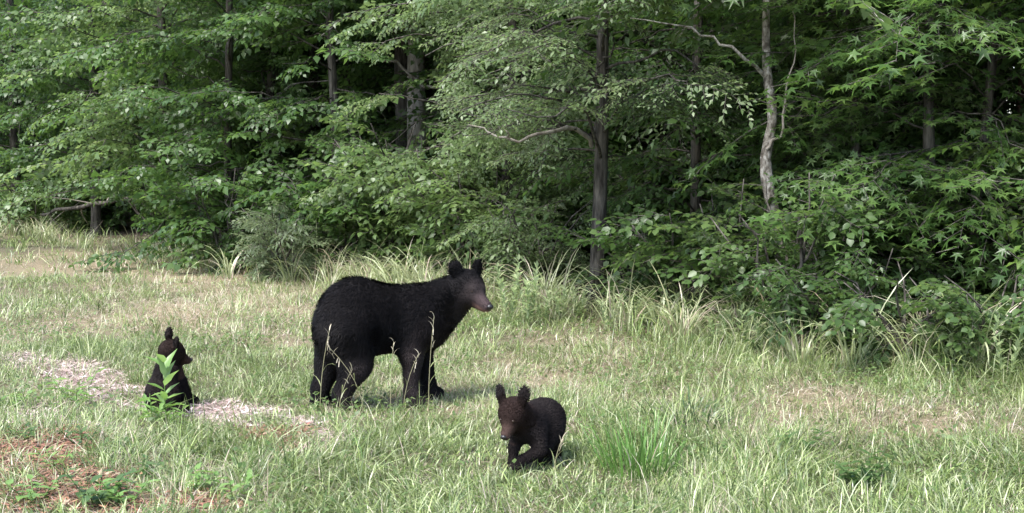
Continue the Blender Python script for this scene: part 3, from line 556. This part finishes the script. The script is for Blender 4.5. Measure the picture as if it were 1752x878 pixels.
# --- cub sitting
sx, sy = (283 - 876) / FPX * 8.2, 8.2
TK = np.array([.016, .03, .400]); tf_, ts, tu = head_frame([.72, .60, -.42], .3)
def Th(f, s, u): return TK + tf_ * f + ts * s + tu * u
pr = [('e', (-.045, 0, .11), (.10, .11, .11), (1, 0, .2), (0, 0, 1), .05), ('c', (-.045, 0, .15), (-.018, .01, .28), .092, .066, .06), ('c', (-.018, .01, .28), TK - tf_ * .02, .066, .06, .05),
      ('c', (.015, -.065, .27), (.05, -.085, .18), .052, .036, .04), ('c', (.05, -.085, .18), (.072, -.09, .08), .035, .027, .02), ('c', (.072, -.09, .06), (.095, -.095, .04), .028, .024, .02),
      ('c', (.02, .075, .27), (.06, .09, .18), .05, .034, .04), ('c', (.06, .09, .18), (.09, .09, .05), .034, .026, .02), ('c', (.09, .09, .04), (.115, .09, .035), .028, .024, .02),
      ('c', (-.05, -.10, .10), (.055, -.135, .12), .08, .05, .04), ('c', (.055, -.135, .12), (.05, -.135, .05), .045, .034, .03), ('c', (.05, -.14, .045), (.13, -.15, .04), .034, .034, .02), ('c', (.13, -.15, .045), (.145, -.152, .07), .036, .028, .02),
      ('c', (-.05, .10, .10), (.055, .135, .11), .08, .05, .04), ('c', (.05, .135, .08), (.13, .145, .04), .04, .032, .02),
      ('e', Th(0, 0, 0), (.085, .077, .075), tf_, tu, .04), ('c', Th(.045, 0, -.012), Th(.13, 0, -.022), .044, .026, .03), ('c', Th(.035, 0, -.04), Th(.105, 0, -.043), .034, .018, .015)]
for s_ in (-1, 1): pr += [('e', Th(-.035, .078 * s_, .07) + [0, 0, .012], (.017, .03, .054), tf_ * [1, 1, 0] + ts * .3 * s_, ts * .25 * s_ + tu, .014)]
def tcol(P):
    q = P - TK; fw = q @ tf_; nr = np.linalg.norm(q, axis=1); c = mixc((.011, .0085, .008), (.02, .013, .011), (.14 - nr) / .06)
    w = (np.clip((fw - .07) / .03, 0, 1) * (nr < .2))[:, None]; return c * (1 - w) + np.array([.04, .024, .019]) * w
def tflow(P): hd = ((np.linalg.norm(P - TK, axis=1) < .12) * 1.)[:, None]; return np.array([[-.3, 0, -1.]]) * (1 - hd) - tf_ * hd
def tlen(P):
    q = P - TK; nr = np.linalg.norm(q, axis=1); L = np.where(nr < .12, .010, .018); L = np.where(P[:, 0] > .06, np.minimum(L, .012), L); return np.where((q @ tf_ > .05) & (nr < .2), .005, L)
bear('bear_cub', 'small black bear cub sitting upright on its haunches on the worn strip', (sx, sy, float(hgt(sx, sy))), pr, (-.27, -.28, -.03), (.3, .28, .6), .007, tcol, tflow, tlen, 22000,
     (Th(.150, 0, -.012), (.013, .018, .014), tf_), [(Th(.058, .036 * s_, .022), .0075) for s_ in (-1, 1)], 5)

# ---------------------------------------------------------------- grass
def blades(P, az, h, w, th0, th1, col, tipc=None, nseg=3, jit=.12, rng=RNG):
    """arching tapered blades; th0: lean at the root, th1: further bend to the tip (radians)"""
    n = len(P); t = np.linspace(0, 1, nseg + 1); cur = P.copy(); dirh = np.stack([np.cos(az), np.sin(az), np.zeros(n)], -1); tw = az + np.pi / 2 + rng.normal(0, .5, n)
    sd = np.stack([np.cos(tw), np.sin(tw), rng.normal(0, .15, n)], -1); Vs = []
    for k in range(nseg + 1):
        if k:
            th = th0 + th1 * ((k - .5) / nseg) ** 1.3; cur = cur + (dirh * np.sin(th)[:, None] + np.array([0, 0, 1.]) * np.cos(th)[:, None]) * (h / nseg)[:, None]
        ww = (w * (.75 if k == 0 else [1, .95, .62, .3][min(3, int(round(k * 3 / nseg)))]) * .5)[:, None]
        if k < nseg: Vs += [cur - sd * ww, cur + sd * ww]
        else: Vs.append(cur)
    nv = 2 * nseg + 1; V = np.stack(Vs, 1); Fc = []
    for k in range(nseg - 1): a = 2 * k; Fc += [[a, a + 1, a + 3], [a, a + 3, a + 2]]
    a = 2 * (nseg - 1); Fc.append([a, a + 1, a + 2])
    Fc = (np.array(Fc)[None] + (np.arange(n) * nv)[:, None, None]).reshape(-1, 3)
    c = np.repeat(col[:, None], nv, 1)
    V = V.reshape(-1, 3); return V, Fc, c.reshape(-1, 3)
GREENS = np.array([[.13, .185, .05], [.19, .25, .075], [.27, .325, .13], [.38, .42, .235], [.085, .135, .042]])
STRAWS = np.array([[.44, .37, .26], [.54, .48, .38], [.38, .30, .22], [.48, .39, .33], [.33, .33, .19]])
rg = np.random.default_rng(21)
def scatter(n, d0, d1, margin=1.27):
    d = np.sqrt(rg.uniform(d0 ** 2, d1 ** 2, n)); x = rg.uniform(-1, 1, n) * .414 * margin * d + 0; return x, d
def in_bear(x, y):
    m = np.zeros(len(x), bool)
    for c, ux, rx, ry in (((ax, ay), U, .44, .13), ((cx, cy), CU, .17, .07), ((sx - .02, sy), np.array([1, 0, 0]), .13, .10)):
        dx, dy = x - c[0], y - c[1]; a = dx * ux[0] + dy * ux[1]; l = -dx * ux[1] + dy * ux[0]; m |= (a / rx) ** 2 + (l / ry) ** 2 < 1
    return m
def trod(x, y):                                  # grass trodden shorter round the bears
    f = np.ones(len(x))
    for c, r in (((ax - .05, ay - .15), .75), ((cx, cy - .15), .42), ((sx + .2, sy - .05), .2)): f = np.minimum(f, .62 + .38 * np.clip((np.hypot((x - c[0]), (y - c[1]) * 1.3) - r * .75) / (r * .5), 0, 1))
    return f
GV, GF, GC, off = [], [], [], 0
def lay(nclump, per, d0, d1, hm, wm, spread, nseg):
    global off
    x, y = scatter(nclump, d0, d1); et = edge_t(x, y); dr = patchiness(x, y); br = bare(x, y)
    k = (et < 1.0) & (rg.uniform(0, 1, nclump) > br * .82); x, y, et, dr = x[k], y[k], et[k], dr[k]; m = len(x)
    tall = 1 + 1.15 * np.exp(-((et + .55) / .75) ** 2) * rg.uniform(.4, 1.1, m); lush = 1 + .35 * np.sin(1.9 * x + 1.1 * y) * np.sin(1.3 * y - .7 * x + 2) + .2 * np.sin(5.3 * x - 3.7 * y); ch = hm * .92 * np.exp(rg.normal(0, .33, m)) * lush * tall * (1.1 - .3 * dr) * np.where(rg.uniform(0, 1, m) < .06, 1.6, 1); caz = 2.2 * np.sin(1.7 * x + .9 * y) + 1.5 * np.sin(2.9 * y - 1.3 * x) + rg.normal(0, .8, m)
    strawc = rg.uniform(0, 1, m) < (dr - .06) * .85; n = m * per; I = np.repeat(np.arange(m), per)
    a0 = rg.uniform(0, 6.28, n); r0 = spread * np.sqrt(rg.uniform(0, 1, n)); bx, by = x[I] + r0 * np.cos(a0), y[I] + r0 * np.sin(a0)
    q = ~in_bear(bx, by); I, a0, bx, by = I[q], a0[q], bx[q], by[q]; n = len(I)
    az = np.where(rg.uniform(0, 1, n) < .5, a0 + rg.normal(0, .6, n), caz[I] + rg.normal(0, .5, n)); h = ch[I] * rg.uniform(.5, 1.2, n) * trod(bx, by); st = np.where(rg.uniform(0, 1, n) < .78, strawc[I], rg.uniform(0, 1, n) < .22 + .3 * dr[I])
    th0 = np.abs(rg.normal(.42, .38, n)) + st * np.abs(rg.normal(.25, .35, n)); th1 = np.abs(rg.normal(1.55, .7, n)) * np.where(st, .75, 1)
    g = GREENS[rg.integers(0, 5, n)] * (np.exp(rg.normal(0, .2, m))[I])[:, None]; s = STRAWS[rg.integers(0, 5, n)] * rg.uniform(.75, 1.15, (n, 1)); col = np.where(st[:, None], s, g)
    w = wm * rg.uniform(.6, 1.35, n) * np.where(st, .7, 1)
    V, Fc, c = blades(np.c_[bx, by, hgt(bx, by) - .01], az, h, w, th0, th1, col, nseg=nseg, rng=rg); GV.append(V); GF.append(Fc + off); GC.append(c); off += len(V)
lay(8100, 13, 4.6, 7.4, .125, .0058, .055, 3)
lay(11700, 12, 7.0, 11, .13, .0068, .065, 2)
lay(7600, 10, 11, 17, .15, .0095, .09, 2)
lay(5200, 8, 16.5, 32, .19, .018, .17, 2)
gr = obj('grass', mesh('grass', np.vstack(GV), np.vstack(GF), {'col': np.vstack(GC)}, False, [GRASSM]), kind='stuff'); tag(gr, 'mixed green and straw coloured meadow grass covering the ground', 'grass')

# low broad-leaved ground cover through the grass
n = 30000; x, y = scatter(n, 4.6, 13); kk = (rg.uniform(0, 1, n) < .12 + .8 * (np.sin(2.1 * x + 1.2 * y + .5) * np.sin(1.6 * y - 1.1 * x) > .25)) & (bare(x, y) < .5) & (edge_t(x, y) < .3) & ~in_bear(x, y); x, y = x[kk], y[kk]; n = len(x)
az = rg.uniform(0, 6.28, n); el = rg.normal(.3, .4, n); dx = np.stack([np.cos(az) * np.cos(el), np.sin(az) * np.cos(el), np.sin(el)], -1); yy = nz(np.cross([0, 0, 1.], dx) + rg.normal(0, .25, (n, 3))); zz = np.cross(dx, yy)
Rl = np.stack([dx, yy, zz], -1) * rg.uniform(.022, .05, n)[:, None, None]
gcv = obj('ground_cover', leaves_mesh('ground_cover', np.c_[x, y, hgt(x, y) + rg.uniform(.02, .11, n)], Rl, rg.uniform(0, 1, n), 'quad', mat=LM['pale']), kind='stuff'); tag(gcv, 'small broad leaves of low weeds spread through the meadow grass', 'ground cover')
# dry litter lying on the worn strip and in the leaf-litter corner, and thatch through the meadow
x, y = scatter(60000, 4.6, 17); kk = (rg.uniform(0, 1, 60000) < patchiness(x, y) ** 1.5) & (edge_t(x, y) < .2); x, y = x[kk], y[kk]; nth = len(x); x = np.r_[x, rg.uniform(-6, -.8, 170000)]; y = np.r_[y, rg.uniform(5.2, 12, 170000)]; n = len(x); br = bare(x, y); pk = (rg.uniform(0, 1, n) < br) | (np.arange(n) < nth); th_ = (np.arange(n) < nth)[pk]; x, y = x[pk], y[pk]; n = len(x)
corner = (x < -1.2) & (y < 7.5)
az = rg.uniform(0, 6.28, n); leafy = (rg.uniform(0, 1, n) < np.where(corner, .45, .2)) & ~th_; h = np.where(leafy, rg.uniform(.02, .06, n), rg.uniform(.03, .13, n)); w = np.where(leafy, h * .55, rg.uniform(.004, .009, n))
pale = np.array([[.48, .37, .34], [.60, .52, .48], [.36, .26, .24], [.46, .37, .31], [.27, .19, .17]])[rg.integers(0, 5, n)]; brown = np.array([[.20, .10, .06], [.28, .16, .10], [.14, .08, .055], [.34, .24, .17], [.24, .11, .08]])[rg.integers(0, 5, n)]
col = np.where(th_[:, None], STRAWS[rg.integers(0, 5, n)] * .9, np.where(corner[:, None], brown, pale)) * rg.uniform(.75, 1.2, (n, 1))
V, Fc, c = blades(np.c_[x, y, hgt(x, y) + rg.uniform(.004, .03, n)], az, h, w, np.full(n, 1.45) + rg.normal(0, .15, n), rg.normal(.1, .25, n), col, nseg=2, rng=rg)
li = obj('dry_litter', mesh('dry_litter', V, Fc, {'col': c}, False, [LITTERM]), kind='stuff'); tag(li, 'dry pale stems and dead leaves lying on the worn ground', 'litter')

# countable grass: arching clumps at the forest edge, and single plants
def clump_mesh(seed, n, h, w, spread, col, th1=1.2, straw=.15, th0=.2):
    r = np.random.default_rng(seed); a = r.uniform(0, 6.28, n); q = spread * np.sqrt(r.uniform(0, 1, n)); P = np.c_[q * np.cos(a), q * np.sin(a), np.full(n, -.02)]
    c = np.array(col)[r.integers(0, len(col), n)] * r.uniform(.8, 1.2, (n, 1)); s = r.uniform(0, 1, n) < straw; c[s] = STRAWS[r.integers(0, 5, s.sum())]
    V, Fc, c = blades(P, a + r.normal(0, .5, n), h * r.uniform(.5, 1.1, n), w * r.uniform(.7, 1.3, n), np.abs(r.normal(th0, .12, n)), np.abs(r.normal(th1, .45, n)), c, nseg=5, rng=r)
    return mesh('tall_grass', V, Fc, {'col': c}, False, [GRASSM])
CL = [clump_mesh(60 + k, 26, .85, .013, .09, GREENS[[2, 3, 3]], 1.6, .25) for k in range(5)]
re = np.random.default_rng(8)
for k in range(190):
    s = re.uniform(-2, 16) if k < 150 else re.uniform(16, 30); p = edge(s, re.normal(-.48, .3)); o = obj('grass_clump', CL[k % 5], None, (p[0], p[1], float(hgt(*p)))); o.rotation_euler.z = re.uniform(0, 6.28); q = re.uniform(.6, 1.15) * (1 if s < 12 else .85); o.scale = (q, q, q * re.uniform(.85, 1.1))
    tag(o, 'arching tall grass clump growing along the forest edge', 'grass clump', 'tall grass clumps along the forest edge')
def put_clump(name, label, px, py, me, s=1, cat='grass clump'): p = gnd(px, py); o = obj(name, me, None, (p[0], p[1], float(hgt(p[0], p[1])))); o.scale = (s, s, s); return tag(o, label, cat)
put_clump('grass_tussock', 'lush bright green upright grass tussock beside the walking cub', 1095, 800, clump_mesh(80, 170, .36, .008, .20, np.array([[.10, .21, .04], [.13, .25, .05], [.09, .18, .04]]), .55, .02, .22))
put_clump('grass_tussock', 'tall coarse grass tussock with a stiff upright blade at the forest edge', 1372, 628, clump_mesh(81, 60, .62, .014, .12, GREENS[[2, 3]], 1.3, .15, .25))
put_clump('grass_tussock', 'pale arching grass tussock behind the back of the adult bear', 690, 505, clump_mesh(82, 60, .8, .02, .3, GREENS[[2, 3]], 1.5, .2, .2))
put_clump('grass_tussock', 'dark green weedy tussock in the meadow beyond the bright green tussock', 1175, 725, clump_mesh(83, 120, .26, .012, .28, np.array([[.06, .10, .04], [.08, .13, .05]]), 1.2, .1, .35))

def stalk(label, px, py, h, lean, az, seed):     # seed-headed grass stalk: stem, head of drooping spikes, leaves
    r = np.random.default_rng(seed); p = gnd(px, py); base = np.array([p[0], p[1], float(hgt(p[0], p[1])) - .01]); root = thing('grass_stalk', label, 'grass stalk', base)
    q = np.linspace(0, 1, 7); d = np.array([math.cos(az), math.sin(az), 0]); sp = d * (lean * h * q ** 2)[:, None] + np.array([0, 0, h]) * q[:, None]
    V, Fc = tube(sp, .0032 * (1 - .5 * q), 5); sc_ = np.array([.32, .30, .18]); obj('stem', mesh('stem', V, Fc, {'col': np.tile(sc_, (len(V), 1))}, True, [GRASSM]), root)
    n = 6; pp = np.array([sp[6] * (1 - .06 * k) for k in range(n)]); V, Fc, c = blades(pp, r.uniform(0, 6.28, n), r.uniform(.05, .10, n), np.full(n, .007), np.full(n, .35), r.uniform(.8, 1.6, n), np.tile([.52, .46, .34], (n, 1)), nseg=3, rng=r); obj('seed_head', mesh('seed_head', V, Fc, {'col': c}, False, [GRASSM]), root)
    for k in range(3):
        V, Fc, c = blades(sp[1 + k][None], np.array([r.uniform(0, 6.28)]), np.array([.16]), np.array([.008]), np.array([.5]), np.array([1.5]), np.array([[.24, .27, .12]]), nseg=4, rng=r); obj('blade', mesh('blade', V, Fc, {'col': c}, False, [GRASSM]), root)
for k, (lb, px, py, h, ln) in enumerate([('thin seed headed stalk in front of the adult bear forelegs', 733, 712, .68, .06), ('short seed headed stalk below the belly of the adult bear', 668, 712, .5, .05), ('leaning pale stalk before the thigh of the adult bear', 622, 710, .46, -.5),
        ('seed headed stalk against the rump of the adult bear', 548, 712, .56, .12), ('bent pale stalk beside the forelegs of the adult bear', 690, 708, .42, .25), ('forked pale stalk between the hind paws of the adult bear', 580, 712, .3, .3),
        ('thin stalk before the hind legs of the walking cub', 948, 806, .2, .2)]):
    stalk(lb, px, py, h, ln, 0, 300 + k)
def weed(label, px, py, h, n, ll, lw, seed, mat, name='broadleaf_weed', stems=1, cat='plant', sp=.8, group=None):
    sp0 = sp; r = np.random.default_rng(seed); p = gnd(px, py); base = np.array([p[0], p[1], float(hgt(p[0], p[1])) - .01]); root = thing(name, label, cat, base, group)
    lv = np.array([[0, 0, 0], [.22, .5, .04], [.55, .42, .05], [1, 0, -.1], [.55, -.42, .05], [.22, -.5, .04], [.4, 0, -.02]]); lf = np.array([[6, 1, 0], [6, 2, 1], [6, 3, 2], [6, 4, 3], [6, 5, 4], [6, 0, 5]])
    ms = [mesh('leaf', lv * [1, lw, 1], lf, {'tint': np.full(7, q)}, False, [mat]) for q in (.25, .5, .8)]
    for s in range(stems):
        SPR = sp0; a = 6.28 * s / stems + r.uniform(0, 1); q = np.linspace(0, 1, 6); hh = h * r.uniform(.75, 1.05); sp = np.stack([math.cos(a) * SPR * (stems > 1) * hh * q ** .8, math.sin(a) * SPR * (stems > 1) * hh * q ** .8, hh * q * r.uniform(.6, 1) ** (stems > 1)], -1); V, Fc = tube(sp, .004 * (1 - .5 * q), 5)
        obj('stem', mesh('stem', V, Fc, {'tint': np.full(len(V), .5)}, True, [mat]), root)
        for k in range(n):
            t = .2 + .8 * k / n; pos = np.array([np.interp(t, q, sp[:, j]) for j in range(3)]); az = k * 2.4 + r.normal(0, .3); el = r.uniform(.1, .9) + .5 * t if stems == 1 else (r.uniform(.3, 1.1) if sp0 < .3 else r.uniform(-.3, .6))
            x = nz([math.cos(az) * math.cos(el), math.sin(az) * math.cos(el), math.sin(el)]); y = nz(np.cross((0, 0, 1), x)); z = np.cross(x, y); L = ll * r.uniform(.7, 1.15)
            M = np.eye(4); M[:3, :3] = np.stack([x, y, z], -1) * L; M[:3, 3] = pos; o = obj('leaf', ms[r.integers(3)], root); o.matrix_local = Matrix(M.tolist())
WM = leafmat('weed_leaf', [(0, (.10, .19, .045)), (.5, (.15, .26, .07)), (1, (.21, .33, .11))], transl=.4)
WD = leafmat('weed_leaf_dark', [(0, (.05, .10, .03)), (.5, (.075, .14, .045)), (1, (.12, .19, .07))])
WP = leafmat('weed_leaf_pale', [(0, (.17, .24, .10)), (.5, (.25, .32, .16)), (1, (.36, .42, .25))])
weed('fresh green broadleaf weed growing in front of the sitting cub', 283, 722, .40, 11, .17, .34, 1, WM)
weed('dark green broadleaf weed low in the leaf litter', 165, 872, .2, 9, .075, .6, 2, WD, stems=5)
weed('bright green broadleaf weed between the leaf litter and the worn strip', 215, 872, .16, 9, .07, .55, 3, WM, stems=4)
weed('small leafy weed beside the worn strip, behind the sitting cub', 130, 690, .24, 9, .11, .25, 4, WM, stems=3)
weed('pale feathery weed standing before the dark rough trunk', 905, 560, .8, 24, .10, .34, 5, WP, stems=5, sp=.16)
weed('pale feathery weed beside the muzzle of the adult bear', 870, 555, .85, 24, .10, .34, 6, WP, stems=4, sp=.16)
weed('low dark weed in the dry grass across from the bright green tussock', 1480, 820, .2, 10, .075, .5, 7, WD, stems=7)
weed('low leafy weed in the grass near the forest edge bushes', 1370, 770, .18, 10, .07, .45, 8, WD, stems=6)
weed('yellow green leafy sprig in the grass beside the walking cub', 400, 860, .18, 8, .08, .4, 9, WM, stems=3)
rw = np.random.default_rng(31)
weed('narrow leaved weed hiding the haunch of the sitting cub', 262, 728, .24, 9, .12, .22, 41, WM, stems=3, sp=.4)
weed('low weed before the forepaws of the sitting cub', 300, 732, .17, 8, .09, .25, 42, WM, stems=3, sp=.5)
for k, px in enumerate((930, 960, 990, 1040, 1075, 1110, 1150, 1185, 1225, 1265, 1310, 1410, 1480, 1590, 1640, 1720)):
    t = -.5 - rw.uniform(0, .4); d = (4.25 * .775 + 9.3 * .632 + t) / (.775 * (px - 876) / FPX + .632); py = 270 + 3595 / d
    weed('upright pale leafy weed in the weedy band along the forest edge', px, py, rw.uniform(.4, .62), 16, .10, .26, 50 + k, WP, stems=int(rw.integers(2, 5)), sp=.22, group='leafy weeds along the forest edge')
for k, (px, py) in enumerate(((40, 770), (95, 815), (140, 780), (60, 865), (250, 830), (330, 850), (200, 790), (20, 700), (430, 800))):
    weed('low broadleaf weed in the brown leaf litter by the worn strip', px, py, rw.uniform(.1, .17), 7, .065, rw.uniform(.3, .6), 80 + k, (WD, WM)[k % 2], stems=4, group='low weeds in the leaf litter')
